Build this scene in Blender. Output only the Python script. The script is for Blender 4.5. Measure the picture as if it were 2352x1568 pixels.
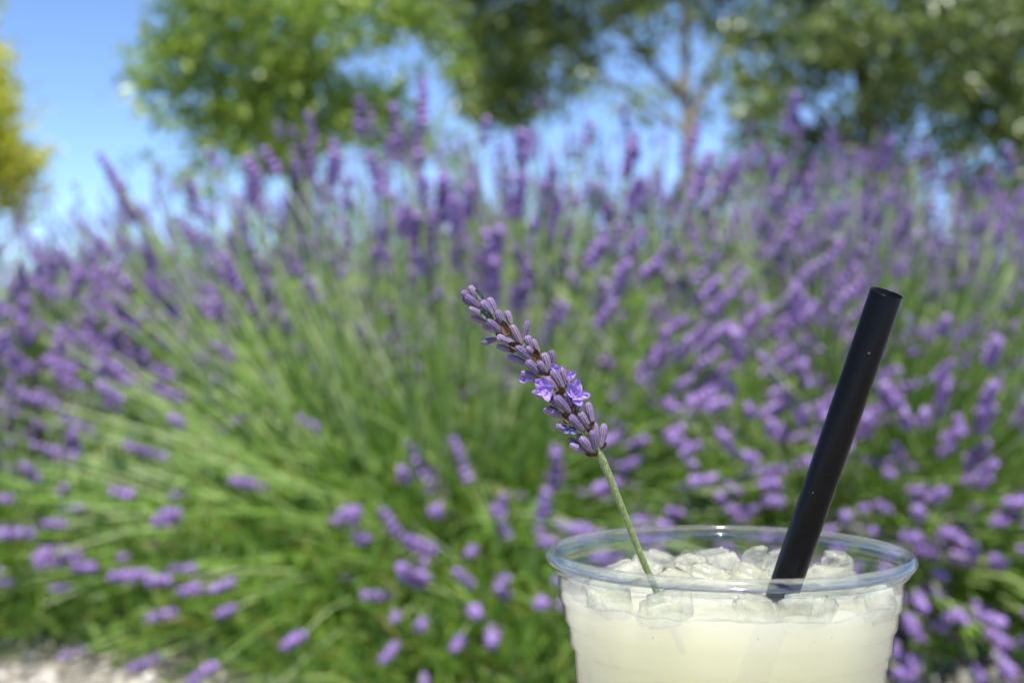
import bpy, bmesh, math, random
import numpy as np
from mathutils import Vector, Matrix, Quaternion, noise

R = math.radians
scene = bpy.context.scene
for o in list(bpy.data.objects):
    bpy.data.objects.remove(o)
col = scene.collection
rng = np.random.default_rng(7)
random.seed(7)

# ------------------------------------------------------------------ camera
CAM_H = 0.42
PITCH = 0.3
cd = bpy.data.cameras.new('camera')
cam = bpy.data.objects.new('camera', cd)
col.objects.link(cam)
cam.location = (0, 0, CAM_H)
cam.rotation_euler = (R(90 - PITCH), 0, 0)
cd.sensor_width = 36
cd.lens = 50
cd.clip_start = 0.01
cd.clip_end = 2000
cd.dof.use_dof = True
cd.dof.focus_distance = 0.355
cd.dof.aperture_fstop = 11.8
cd.dof.aperture_blades = 7
scene.camera = cam

# ------------------------------------------------------------------ sky and sun
SUN = Vector((0.0, -0.45, 0.89)).normalized()
w = bpy.data.worlds.new('World')
scene.world = w
w.use_nodes = True
nt = w.node_tree
nt.nodes.clear()
sky = nt.nodes.new('ShaderNodeTexSky')
sky.sky_type = 'NISHITA'
sky.sun_disc = False
sky.sun_elevation = math.asin(SUN.z)
sky.sun_rotation = math.atan2(SUN.x, SUN.y)
sky.air_density = 0.7
sky.dust_density = 0.0
sky.ozone_density = 4.0
sky.altitude = 3000
bg = nt.nodes.new('ShaderNodeBackground')
bg.inputs['Strength'].default_value = 0.14
wo = nt.nodes.new('ShaderNodeOutputWorld')
nt.links.new(sky.outputs[0], bg.inputs[0])
nt.links.new(bg.outputs[0], wo.inputs[0])

sl = bpy.data.lights.new('sun', 'SUN')
sl.energy = 4.2
sl.angle = R(0.53)
sl.color = (1.0, 0.95, 0.87)
so = bpy.data.objects.new('sun', sl)
so.rotation_euler = (-SUN).to_track_quat('-Z', 'Y').to_euler()
so.location = SUN * 30
col.objects.link(so)

scene.view_settings.view_transform = 'Standard'
scene.view_settings.look = 'None'
scene.view_settings.gamma = 1
scene.view_settings.exposure = 0.85
scene.view_settings.use_curve_mapping = False
scene.cycles.max_bounces = 28
scene.cycles.volume_bounces = 20
scene.cycles.diffuse_bounces = 5
scene.cycles.glossy_bounces = 6
scene.cycles.transparent_max_bounces = 32
scene.cycles.transmission_bounces = 12
scene.cycles.use_denoising = True
scene.cycles.sample_clamp_indirect = 8


# ------------------------------------------------------------------ helpers
def at(px, py, D):
    """Point at depth D that stands px right / py down in a 2352 x 1568 survey of the view."""
    x = (px - 1176) / 3267 * D
    v = -(py - 784) / 3267 * D
    c, s = math.cos(R(PITCH)), math.sin(R(PITCH))
    return Vector((x, D * c + v * s, CAM_H + v * c - D * s))


def tag(o, label=None, cat=None, group=None, kind=None):
    if label: o['label'] = label
    if cat: o['category'] = cat
    if group: o['group'] = group
    if kind: o['kind'] = kind
    return o


def empty(name, loc=(0, 0, 0), label=None, cat=None, group=None):
    o = bpy.data.objects.new(name, None)
    o.location = loc
    o.empty_display_size = 0.05
    col.objects.link(o)
    return tag(o, label, cat, group)


def link(name, me, mat=None, parent=None, matrix=None):
    if mat is not None and len(me.materials) == 0:
        me.materials.append(mat)
    o = bpy.data.objects.new(name, me)
    col.objects.link(o)
    if parent is not None:
        o.parent = parent
    if matrix is not None:
        o.matrix_local = matrix
    return o


def mesh_np(name, V, F, smooth=True, attrs=None):
    """V (n,3), F (m,k) with one k for all faces."""
    V = np.asarray(V, dtype=np.float32)
    F = np.asarray(F, dtype=np.int32)
    me = bpy.data.meshes.new(name)
    me.vertices.add(len(V))
    me.vertices.foreach_set('co', V.ravel())
    m, k = F.shape
    me.loops.add(m * k)
    me.loops.foreach_set('vertex_index', F.ravel())
    me.polygons.add(m)
    me.polygons.foreach_set('loop_start', np.arange(0, m * k, k, dtype=np.int32))
    me.polygons.foreach_set('loop_total', np.full(m, k, dtype=np.int32))
    me.polygons.foreach_set('use_smooth', np.full(m, smooth, dtype=bool))
    for an, av in (attrs or {}).items():
        a = me.attributes.new(an, 'FLOAT', 'POINT')
        a.data.foreach_set('value', np.asarray(av, dtype=np.float32))
    me.update(calc_edges=True)
    me.validate()
    return me


def unit(a):
    a = np.asarray(a, dtype=float)
    return a / np.maximum(np.linalg.norm(a, axis=-1, keepdims=True), 1e-9)


def frames(T):
    """two unit normals for each tangent (n,3)."""
    T = unit(T)
    ref = np.where(np.abs(T[..., 2:3]) > 0.9, np.array([1.0, 0, 0]), np.array([0, 0, 1.0]))
    A = unit(np.cross(T, ref))
    B = np.cross(T, A)
    return A, B


def tubes(P, rad, sides):
    """P (n,k,3) polylines, rad (n,k) -> V, F quads."""
    n, k, _ = P.shape
    T = np.gradient(P, axis=1)
    Tm = np.repeat(unit(P[:, -1:] - P[:, :1]), k, axis=1)
    A, _ = frames(Tm)
    T = unit(T)
    A = unit(A - T * np.sum(A * T, axis=2, keepdims=True))
    B = np.cross(T, A)
    th = np.arange(sides) / sides * 2 * math.pi
    ring = A[:, :, None] * np.cos(th)[None, None, :, None] + B[:, :, None] * np.sin(th)[None, None, :, None]
    V = P[:, :, None] + ring * rad[:, :, None, None]
    idx = np.arange(n * k * sides).reshape(n, k, sides)
    a = idx[:, :-1]; b = idx[:, 1:]
    F = np.stack([a, np.roll(a, -1, axis=2), np.roll(b, -1, axis=2), b], axis=-1).reshape(-1, 4)
    return V.reshape(-1, 3), F


def tube_mesh(name, pts, rads, sides=12, cap=True):
    """one smooth tapered tube through pts as a bmesh-made mesh with closed ends."""
    P = np.array([[tuple(p) for p in pts]], dtype=float)
    V, F = tubes(P, np.array([rads], dtype=float), sides)
    bm = bmesh.new()
    vs = [bm.verts.new(v) for v in V]
    for f in F:
        bm.faces.new([vs[i] for i in f])
    if cap:
        bm.faces.new(vs[:sides][::-1])
        bm.faces.new(vs[-sides:])
    for f in bm.faces: f.smooth = True
    bmesh.ops.recalc_face_normals(bm, faces=bm.faces)
    me = bpy.data.meshes.new(name)
    bm.to_mesh(me); bm.free()
    return me


def spline(pts, n):
    """Catmull-Rom through pts, n samples."""
    pts = [Vector(p) for p in pts]
    P = [pts[0] * 2 - pts[1]] + pts + [pts[-1] * 2 - pts[-2]]
    out = []
    m = len(pts) - 1
    for i in range(n):
        t = i / (n - 1) * m
        j = min(int(t), m - 1); f = t - j
        p0, p1, p2, p3 = P[j:j + 4]
        out.append(0.5 * ((2 * p1) + (p2 - p0) * f + (2 * p0 - 5 * p1 + 4 * p2 - p3) * f * f + (3 * p1 - p0 - 3 * p2 + p3) * f ** 3))
    return out


def lathe(name, prof, seg=128, smooth=True):
    prof = np.array(prof, dtype=float)
    k = len(prof)
    th = np.arange(seg) / seg * 2 * math.pi
    V = np.stack([prof[:, None, 0] * np.cos(th), prof[:, None, 0] * np.sin(th), np.repeat(prof[:, None, 1], seg, axis=1)], axis=-1).reshape(-1, 3)
    idx = np.arange(k * seg).reshape(k, seg)
    a = idx[:-1]; b = idx[1:]
    F = np.stack([a, np.roll(a, -1, 1), np.roll(b, -1, 1), b], -1).reshape(-1, 4)
    return mesh_np(name, V, F, smooth)


# ------------------------------------------------------------------ materials
def new_mat(name):
    m = bpy.data.materials.new(name)
    m.use_nodes = True
    t = m.node_tree
    t.nodes.clear()
    out = t.nodes.new('ShaderNodeOutputMaterial')
    return m, t, out


def node(t, typ, **kw):
    n = t.nodes.new(typ)
    for k, v in kw.items():
        if hasattr(n, k) and k not in n.inputs:
            setattr(n, k, v)
        else:
            n.inputs[k].default_value = v
    return n


def ramp(t, fac, stops):
    r = t.nodes.new('ShaderNodeValToRGB')
    e = r.color_ramp.elements
    while len(e) < len(stops): e.new(0.5)
    for el, (p, c) in zip(e, stops):
        el.position = p
        el.color = (*c, 1)
    if fac is not None:
        t.links.new(fac, r.inputs[0])
    return r


def leaf_mat(name, stops, trans=0.35, rough=0.5, tcol=(1.25, 1.3, 0.6), gloss=0.06):
    """leaf: diffuse + translucent + a little gloss, colour by leaf."""
    m, t, out = new_mat(name)
    g = node(t, 'ShaderNodeNewGeometry')
    rp = ramp(t, g.outputs['Random Per Island'], stops)
    dif = node(t, 'ShaderNodeBsdfDiffuse')
    tr = node(t, 'ShaderNodeBsdfTranslucent')
    gl = node(t, 'ShaderNodeBsdfGlossy', Roughness=rough)
    gl.inputs['Color'].default_value = (0.9, 0.95, 1, 1)
    mul = node(t, 'ShaderNodeMixRGB', blend_type='MULTIPLY')
    mul.inputs[0].default_value = 1
    mul.inputs[2].default_value = (*tcol, 1)
    t.links.new(rp.outputs[0], mul.inputs[1])
    t.links.new(rp.outputs[0], dif.inputs[0])
    t.links.new(mul.outputs[0], tr.inputs[0])
    m1 = node(t, 'ShaderNodeMixShader'); m1.inputs[0].default_value = trans
    t.links.new(dif.outputs[0], m1.inputs[1]); t.links.new(tr.outputs[0], m1.inputs[2])
    m2 = node(t, 'ShaderNodeMixShader'); m2.inputs[0].default_value = gloss
    t.links.new(m1.outputs[0], m2.inputs[1]); t.links.new(gl.outputs[0], m2.inputs[2])
    t.links.new(m2.outputs[0], out.inputs[0])
    return m


def noise_mat(name, c1, c2, scale, rough=0.7, bump=0.3, detail=6, coord='Object', dist=0.01):
    m, t, out = new_mat(name)
    tc = node(t, 'ShaderNodeTexCoord')
    nz = node(t, 'ShaderNodeTexNoise', Scale=scale, Detail=detail)
    t.links.new(tc.outputs[coord], nz.inputs['Vector'])
    rp = ramp(t, nz.outputs[0], [(0.3, c1), (0.7, c2)])
    b = node(t, 'ShaderNodeBsdfPrincipled', Roughness=rough)
    bu = node(t, 'ShaderNodeBump', Strength=bump, Distance=dist)
    t.links.new(nz.outputs[0], bu.inputs['Height'])
    t.links.new(bu.outputs[0], b.inputs['Normal'])
    t.links.new(rp.outputs[0], b.inputs['Base Color'])
    t.links.new(b.outputs[0], out.inputs[0])
    return m


M_bark = noise_mat('bark', (0.11, 0.1, 0.085), (0.30, 0.27, 0.22), 18, 0.9, 0.8, 8)
M_ground = noise_mat('gravel_ground', (0.17, 0.155, 0.125), (0.42, 0.39, 0.33), 60, 0.95, 0.8, 8)
M_wood = noise_mat('bench_wood', (0.16, 0.12, 0.085), (0.3, 0.24, 0.18), 30, 0.8, 0.3)


def pebble_material():
    m, t, out = new_mat('pebble')
    g = node(t, 'ShaderNodeNewGeometry')
    rp = ramp(t, g.outputs['Random Per Island'], [(0, (0.36, 0.33, 0.27)), (0.35, (0.6, 0.56, 0.47)), (0.7, (0.72, 0.68, 0.6)), (1, (0.82, 0.79, 0.72))])
    tc = node(t, 'ShaderNodeTexCoord')
    nz = node(t, 'ShaderNodeTexNoise', Scale=250, Detail=4)
    t.links.new(tc.outputs['Object'], nz.inputs['Vector'])
    mx = node(t, 'ShaderNodeMixRGB', blend_type='MULTIPLY'); mx.inputs[0].default_value = 0.5
    t.links.new(rp.outputs[0], mx.inputs[1]); t.links.new(nz.outputs[0], mx.inputs[2])
    b = node(t, 'ShaderNodeBsdfPrincipled', Roughness=0.8)
    t.links.new(mx.outputs[0], b.inputs['Base Color'])
    t.links.new(b.outputs[0], out.inputs[0])
    return m


M_pebble = pebble_material()
M_stalk = leaf_mat('lavender_stalk', [(0, (0.15, 0.30, 0.03)), (0.5, (0.28, 0.46, 0.08)), (0.75, (0.43, 0.57, 0.2)), (1, (0.58, 0.66, 0.38))], 0.2, 0.45)
M_fol = leaf_mat('lavender_leaf', [(0, (0.075, 0.18, 0.015)), (0.45, (0.165, 0.33, 0.025)), (0.8, (0.28, 0.41, 0.06)), (0.93, (0.3, 0.32, 0.06)), (1, (0.36, 0.29, 0.07))], 0.4, 0.5)
M_spike = leaf_mat('lavender_spike', [(0, (0.115, 0.06, 0.20)), (0.35, (0.24, 0.135, 0.38)), (0.7, (0.385, 0.23, 0.59)), (0.93, (0.53, 0.36, 0.78)), (1, (0.38, 0.29, 0.26))], 0.22, 0.5, (1.2, 1.0, 1.3))

# ------------------------------------------------------------------ ground
gm = bpy.data.meshes.new('ground')
bm = bmesh.new()
bmesh.ops.create_grid(bm, x_segments=40, y_segments=40, size=400)
for v in bm.verts:
    v.co.z = 0.0
bm.to_mesh(gm); bm.free()
tag(link('ground', gm, M_ground), kind='structure')


def pebbles():
    bm = bmesh.new()
    bmesh.ops.create_icosphere(bm, subdivisions=1, radius=1)
    bv = np.array([v.co[:] for v in bm.verts]); bf = np.array([[v.index for v in f.verts] for f in bm.faces])
    bm.free()
    n = 9000
    x = rng.uniform(-1.7, 1.7, n); y = rng.uniform(1.15, 2.9, n)
    s = rng.lognormal(math.log(0.0075), 0.35, n)
    sc = s[:, None] * rng.uniform([0.8, 0.8, 0.45], [1.5, 1.1, 0.8], (n, 3))
    a = rng.uniform(0, 6.28, n)
    V = bv[None] * sc[:, None] * rng.uniform(0.82, 1.15, (n, len(bv), 1))
    ca, sa = np.cos(a)[:, None], np.sin(a)[:, None]
    X = V[..., 0] * ca - V[..., 1] * sa + x[:, None]
    Y = V[..., 0] * sa + V[..., 1] * ca + y[:, None]
    Z = V[..., 2] + (sc[:, 2] * rng.uniform(0.2, 0.9, n))[:, None]
    V = np.stack([X, Y, Z], -1)
    F = bf[None] + (np.arange(n) * len(bv))[:, None, None]
    me = mesh_np('gravel', V.reshape(-1, 3), F.reshape(-1, 3), True)
    tag(link('gravel', me, M_pebble), 'loose pale cream gravel strewn round the lavender roots', 'gravel', kind='stuff')


pebbles()

M_bark_dark = noise_mat('dark_bark', (0.025, 0.023, 0.02), (0.08, 0.075, 0.065), 18, 0.9, 0.8, 8)

# ------------------------------------------------------------------ trees
def leaves(P, size, up=0.25, aspect=0.55):
    n = len(P)
    d = rng.normal(size=(n, 3)); d[:, 2] -= 0.25
    d = unit(d)
    nrm = rng.normal(size=(n, 3)); nrm[:, 2] += up * 3
    side = unit(np.cross(d, nrm))
    nn = np.cross(side, d)
    L = (size * rng.uniform(0.65, 1.25, n))[:, None]
    W = L * aspect * 0.5
    b = P
    tip = P + d * L
    l = P + d * L * 0.45 + side * W + nn * W * 0.35
    r = P + d * L * 0.45 - side * W + nn * W * 0.35
    V = np.stack([b, l, tip, r], 1).reshape(-1, 3)
    F = np.arange(n * 4).reshape(n, 4)
    return V, F


def crown(lobes, D, leaf, dens, ydepth=1.0, seed=0):
    """lobes: (px, py, r_px, density) -> leaf positions clustered on twigs inside every lobe."""
    P = []
    for (px, py, rp, dn) in lobes:
        c = np.array(at(px, py, D)); r = rp / 3267 * D
        c[1] += rng.uniform(-0.6, 0.6) * ydepth
        ncl = max(2, int(29 * dn * (r / 0.33) ** 2))
        u = unit(rng.normal(size=(ncl, 3))) * (rng.uniform(0.15, 1, (ncl, 1)) ** 0.45)
        u *= np.array([1.0, 1.15, 0.9]) * r
        cl = c + u
        for q in cl:
            k = int(dens * rng.uniform(0.5, 1.5))
            sp = rng.normal(size=(k, 3)) * np.array([0.085, 0.085, 0.06]) * (D / 9.5)
            P.append(q + sp)
    return np.concatenate(P)


def tree(name, label, D, px_trunk, trunk_pts, trunk_r, limbs, lobes, leaf, dens, mat, group='trees behind the lavender'):
    base = at(px_trunk, 784, D); base.z = 0
    root = empty(name, base, label, 'tree', group)
    inv = Matrix.Translation(-base)
    pts = [at(px, py, D) for px, py in trunk_pts]
    pts = [Vector((pts[0].x, pts[0].y, -0.05))] + pts
    ps = spline(pts, 26)
    n = len(ps)
    rr = [trunk_r * (1.25 if i == 0 else 1) * (1 - 0.75 * i / (n - 1)) * random.uniform(0.95, 1.05) for i in range(n)]
    link('trunk', tube_mesh('trunk', [p - base for p in ps], rr, 14), M_bark if name == 'forked_tree' else M_bark_dark, root)
    for lp, r0, r1 in limbs:
        q = [at(px, py, D + dd) for px, py, dd in lp]
        q = spline(q, 14)
        rr = [r0 + (r1 - r0) * i / 13 for i in range(14)]
        link('limb', tube_mesh('limb', [p - base for p in q], rr, 10), M_bark, root)
    P = crown(lobes, D, leaf, dens) - np.array(base)
    V, F = leaves(P, leaf)
    tag(link('crown', mesh_np('crown', V, F, False), mat, root), kind='stuff')
    return root


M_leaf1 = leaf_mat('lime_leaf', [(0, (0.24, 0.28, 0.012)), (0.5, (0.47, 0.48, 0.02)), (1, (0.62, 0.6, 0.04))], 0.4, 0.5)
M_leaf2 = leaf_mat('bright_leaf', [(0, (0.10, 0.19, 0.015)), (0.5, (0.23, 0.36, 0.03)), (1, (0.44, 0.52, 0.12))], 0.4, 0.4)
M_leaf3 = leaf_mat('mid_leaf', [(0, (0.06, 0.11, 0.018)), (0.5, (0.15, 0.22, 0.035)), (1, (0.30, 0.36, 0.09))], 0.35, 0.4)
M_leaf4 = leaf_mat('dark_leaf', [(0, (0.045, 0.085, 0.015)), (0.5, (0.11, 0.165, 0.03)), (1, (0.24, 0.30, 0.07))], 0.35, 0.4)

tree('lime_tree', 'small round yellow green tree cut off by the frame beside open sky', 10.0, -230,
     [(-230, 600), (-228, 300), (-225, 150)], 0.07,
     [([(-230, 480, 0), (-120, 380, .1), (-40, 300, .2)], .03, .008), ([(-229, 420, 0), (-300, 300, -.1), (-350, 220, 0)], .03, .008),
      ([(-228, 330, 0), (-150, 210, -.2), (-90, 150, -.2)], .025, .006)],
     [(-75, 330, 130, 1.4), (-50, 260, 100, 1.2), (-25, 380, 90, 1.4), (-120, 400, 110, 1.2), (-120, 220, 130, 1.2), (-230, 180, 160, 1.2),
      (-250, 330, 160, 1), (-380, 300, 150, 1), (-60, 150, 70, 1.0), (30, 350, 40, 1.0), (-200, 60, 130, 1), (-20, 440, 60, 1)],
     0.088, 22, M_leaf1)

tree('bright_tree', 'sunlit yellow green tree with a slim dark trunk at edge of open sky', 9.0, 690,
     [(692, 620), (688, 440), (696, 250), (712, 60), (716, -200), (705, -500)], 0.10,
     [([(690, 380, 0), (600, 300, .1), (500, 240, .2), (420, 200, .3)], .03, .006), ([(696, 250, 0), (600, 120, -.2), (500, 60, -.3)], .03, .006),
      ([(694, 300, 0), (790, 250, .2), (880, 270, .3)], .026, .006), ([(710, 90, 0), (800, 30, .2), (900, -20, .3)], .03, .008),
      ([(690, 410, 0), (600, 390, .2), (440, 370, .3), (330, 380, .3)], .014, .003), ([(714, -60, 0), (620, -160, .2), (520, -240, 0)], .03, .008),
      ([(714, -60, 0), (820, -180, -.2), (900, -260, 0)], .03, .008)],
     [(430, 50, 95, 1.1), (540, 90, 120, 1.1), (400, 190, 75, .9), (480, 240, 110, 1.1), (600, 230, 120, 1.2), (620, 40, 120, 1.1), (760, 110, 100, 1.0),
      (860, 50, 110, 1.1), (740, 250, 120, 1.7), (830, 285, 90, 1.8), (920, 300, 60, 1.6), (560, 290, 80, 1.0), (900, 180, 60, 0.7), (660, 330, 70, 1.4), (1000, 120, 50, .5), (560, 330, 80, .6), (450, 310, 50, .4), (330, 380, 30, .35),
      (430, 390, 40, .3), (480, 440, 35, .25), (700, -120, 190, 1), (480, -130, 150, 1), (900, -120, 150, 1), (980, 50, 80, .9), (680, 340, 60, 1.3),
      (1040, 320, 60, .9), (980, 350, 35, .6), (700, -330, 190, 1), (580, 390, 40, .25), (640, 170, 70, 1.2), (370, 110, 40, .6), (540, 180, 70, 1.0)],
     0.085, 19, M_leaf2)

tree('forked_tree', 'open crowned tree with a pale forked trunk against blue sky', 11.0, 1582,
     [(1584, 620), (1583, 400), (1580, 300), (1574, 215), (1576, 80), (1568, -100), (1560, -400)], 0.07,
     [([(1578, 235, 0), (1535, 190, .1), (1480, 130, .2), (1430, 70, .2), (1380, 0, .2)], .045, .02),
      ([(1582, 290, 0), (1620, 200, .1), (1650, 120, .2), (1700, 20, .2)], .042, .014),
      ([(1580, 310, 0), (1500, 250, -.1), (1400, 190, -.2), (1310, 120, -.2)], .026, .01),
      ([(1574, 60, 0), (1650, -60, .2), (1700, -160, .2)], .03, .01), ([(1480, 130, .2), (1400, 110, .3), (1250, 60, .2)], .02, .006),
      ([(1545, 205, .05), (1562, 196, -.04), (1576, 225, -.03)], .05, .05)],
     [(1150, 90, 100, 1.2), (1060, 30, 100, 1.2), (1240, 30, 110, 1.2), (1180, 220, 85, 1.5), (1080, 230, 60, 1.0), (1300, 190, 60, .9), (1330, 10, 90, 1.0), (1440, 10, 70, .8), (1560, -60, 110, 1),
      (1690, 0, 70, .8), (1350, 130, 50, .5), (1110, 170, 70, 1.1), (1480, 90, 45, .5), (1250, 140, 60, .8), (1600, 40, 40, .5), (1660, 150, 50, .5), (1640, 230, 40, .4),
      (1700, 100, 60, .7), (1400, 250, 35, .3), (1140, 270, 50, .8), (1250, 250, 40, .5), (1250, -150, 180, 1), (1560, -250, 220, 1), (1050, -120, 150, 1), (1800, -200, 180, 1),
      (1420, -120, 130, 1), (1380, 330, 40, .25), (1480, 260, 30, .25)],
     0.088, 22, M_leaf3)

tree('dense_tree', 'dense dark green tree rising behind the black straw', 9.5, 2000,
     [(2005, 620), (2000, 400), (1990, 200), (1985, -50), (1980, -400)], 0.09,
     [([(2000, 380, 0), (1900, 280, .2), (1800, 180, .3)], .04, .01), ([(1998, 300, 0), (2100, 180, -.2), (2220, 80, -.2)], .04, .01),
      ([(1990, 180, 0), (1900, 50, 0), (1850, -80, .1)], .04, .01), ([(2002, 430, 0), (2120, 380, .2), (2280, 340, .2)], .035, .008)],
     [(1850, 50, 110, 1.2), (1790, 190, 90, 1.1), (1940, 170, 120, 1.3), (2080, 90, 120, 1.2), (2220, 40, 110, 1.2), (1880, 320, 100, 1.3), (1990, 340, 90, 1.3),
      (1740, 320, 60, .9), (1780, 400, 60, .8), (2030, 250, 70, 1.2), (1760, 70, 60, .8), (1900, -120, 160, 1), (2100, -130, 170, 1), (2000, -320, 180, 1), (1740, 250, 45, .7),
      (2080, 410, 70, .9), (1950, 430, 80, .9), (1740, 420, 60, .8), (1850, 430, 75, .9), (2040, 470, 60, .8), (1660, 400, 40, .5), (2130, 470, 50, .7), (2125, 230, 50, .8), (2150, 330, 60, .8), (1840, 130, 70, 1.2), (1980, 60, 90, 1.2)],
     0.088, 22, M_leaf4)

tree('leafy_tree', 'dark leafy tree with low foliage reaching the right edge of view', 10.5, 2340,
     [(2345, 620), (2338, 400), (2330, 200), (2325, 0), (2330, -300)], 0.08,
     [([(2338, 400, 0), (2240, 280, .2), (2180, 160, .2)], .04, .01), ([(2335, 300, 0), (2430, 180, .2), (2500, 80, .2)], .04, .01),
      ([(2330, 150, 0), (2260, 40, 0), (2220, -60, .1)], .03, .01)],
     [(2300, 120, 120, 1.3), (2310, 260, 110, 1.2), (2250, 190, 80, 1.1), (2230, 440, 70, .9), (2330, 480, 80, .9), (2190, 400, 45, .8), (2180, 330, 50, .5), (2310, 420, 80, .8), (2400, 100, 140, 1), (2420, 300, 140, 1),
      (2200, 40, 100, 1.1), (2320, -100, 180, 1), (2200, -150, 150, 1), (2290, 350, 60, .9), (2450, -100, 160, 1), (2110, 330, 45, .5)],
     0.088, 22, M_leaf4)

# ------------------------------------------------------------------ lavender
def spike_arrays(seed, whorls, nb, sides=5, detail=True, k=1.0):
    """one lavender flower head along +z, base at 0: rings of calyx buds with small open florets."""
    g = np.random.default_rng(seed)
    Vs, Fs = [], []
    off = 0
    z = 0.0
    for wi in range(whorls):
        f = wi / (whorls - 1)
        n = max(3, int(nb * (1 - 0.35 * f)))
        for b in range(n):
            a = (b + g.uniform(-.3, .3)) / n * 6.283 + wi * 0.5
            tilt = g.uniform(0.35, 0.8) * (1 - 0.45 * f)
            L = g.uniform(0.0062, 0.0085) * (1 - 0.2 * f)
            rad = k * g.uniform(0.0013, 0.0019) * (1 - 0.15 * f)
            d = np.array([math.cos(a) * math.sin(tilt), math.sin(a) * math.sin(tilt), math.cos(tilt)])
            P0 = np.array([math.cos(a) * 0.001, math.sin(a) * 0.001, z + g.uniform(-.001, .001)])
            tt = np.array([0, .35, .8, 1.0]) if detail else np.array([0, .55, 1.0])
            rr = np.array([.35, .95, .9, .25]) if detail else np.array([.3, 1, .25])
            P = (P0 + d * (L * tt)[:, None])[None]
            V, F = tubes(P, (rad * rr)[None], sides)
            Vs.append(V); Fs.append(F + off); off += len(V)
            if detail and g.random() < 0.33:
                A, B = frames(d[None]); A = A[0]; B = B[0]
                c = P0 + d * L
                s0 = g.uniform(0, 6.28)
                for k in range(4):
                    th = s0 + k * 1.57
                    q = A * math.cos(th) + B * math.sin(th)
                    q2 = np.cross(d, q)
                    V = np.array([c, c + q * .0022 + q2 * .0016 + d * .0012, c + q * .0042 + d * .001, c + q * .0022 - q2 * .0016 + d * .0012])
                    Vs.append(V); Fs.append(np.array([[0, 1, 2, 3]]) + off); off += 4
        z += (1.3 if k > 1 else 1) * g.uniform(0.0062, 0.0085) * (1.5 if wi == 0 and g.random() < .5 else 1)
    return np.concatenate(Vs), np.concatenate(Fs)


SPIKES = [mesh_np('flower_spike', *spike_arrays(s, wh, nb), True) for s, wh, nb in
          ((1, 5, 8), (2, 6, 8), (3, 4, 9), (4, 6, 8), (5, 5, 7), (6, 5, 9), (7, 4, 8), (8, 6, 9))]
for me in SPIKES: me.materials.append(M_spike)
COARSE = [spike_arrays(20 + s, 3 + s % 2, 5, 3, False, 1.25) for s in range(4)]


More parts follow.
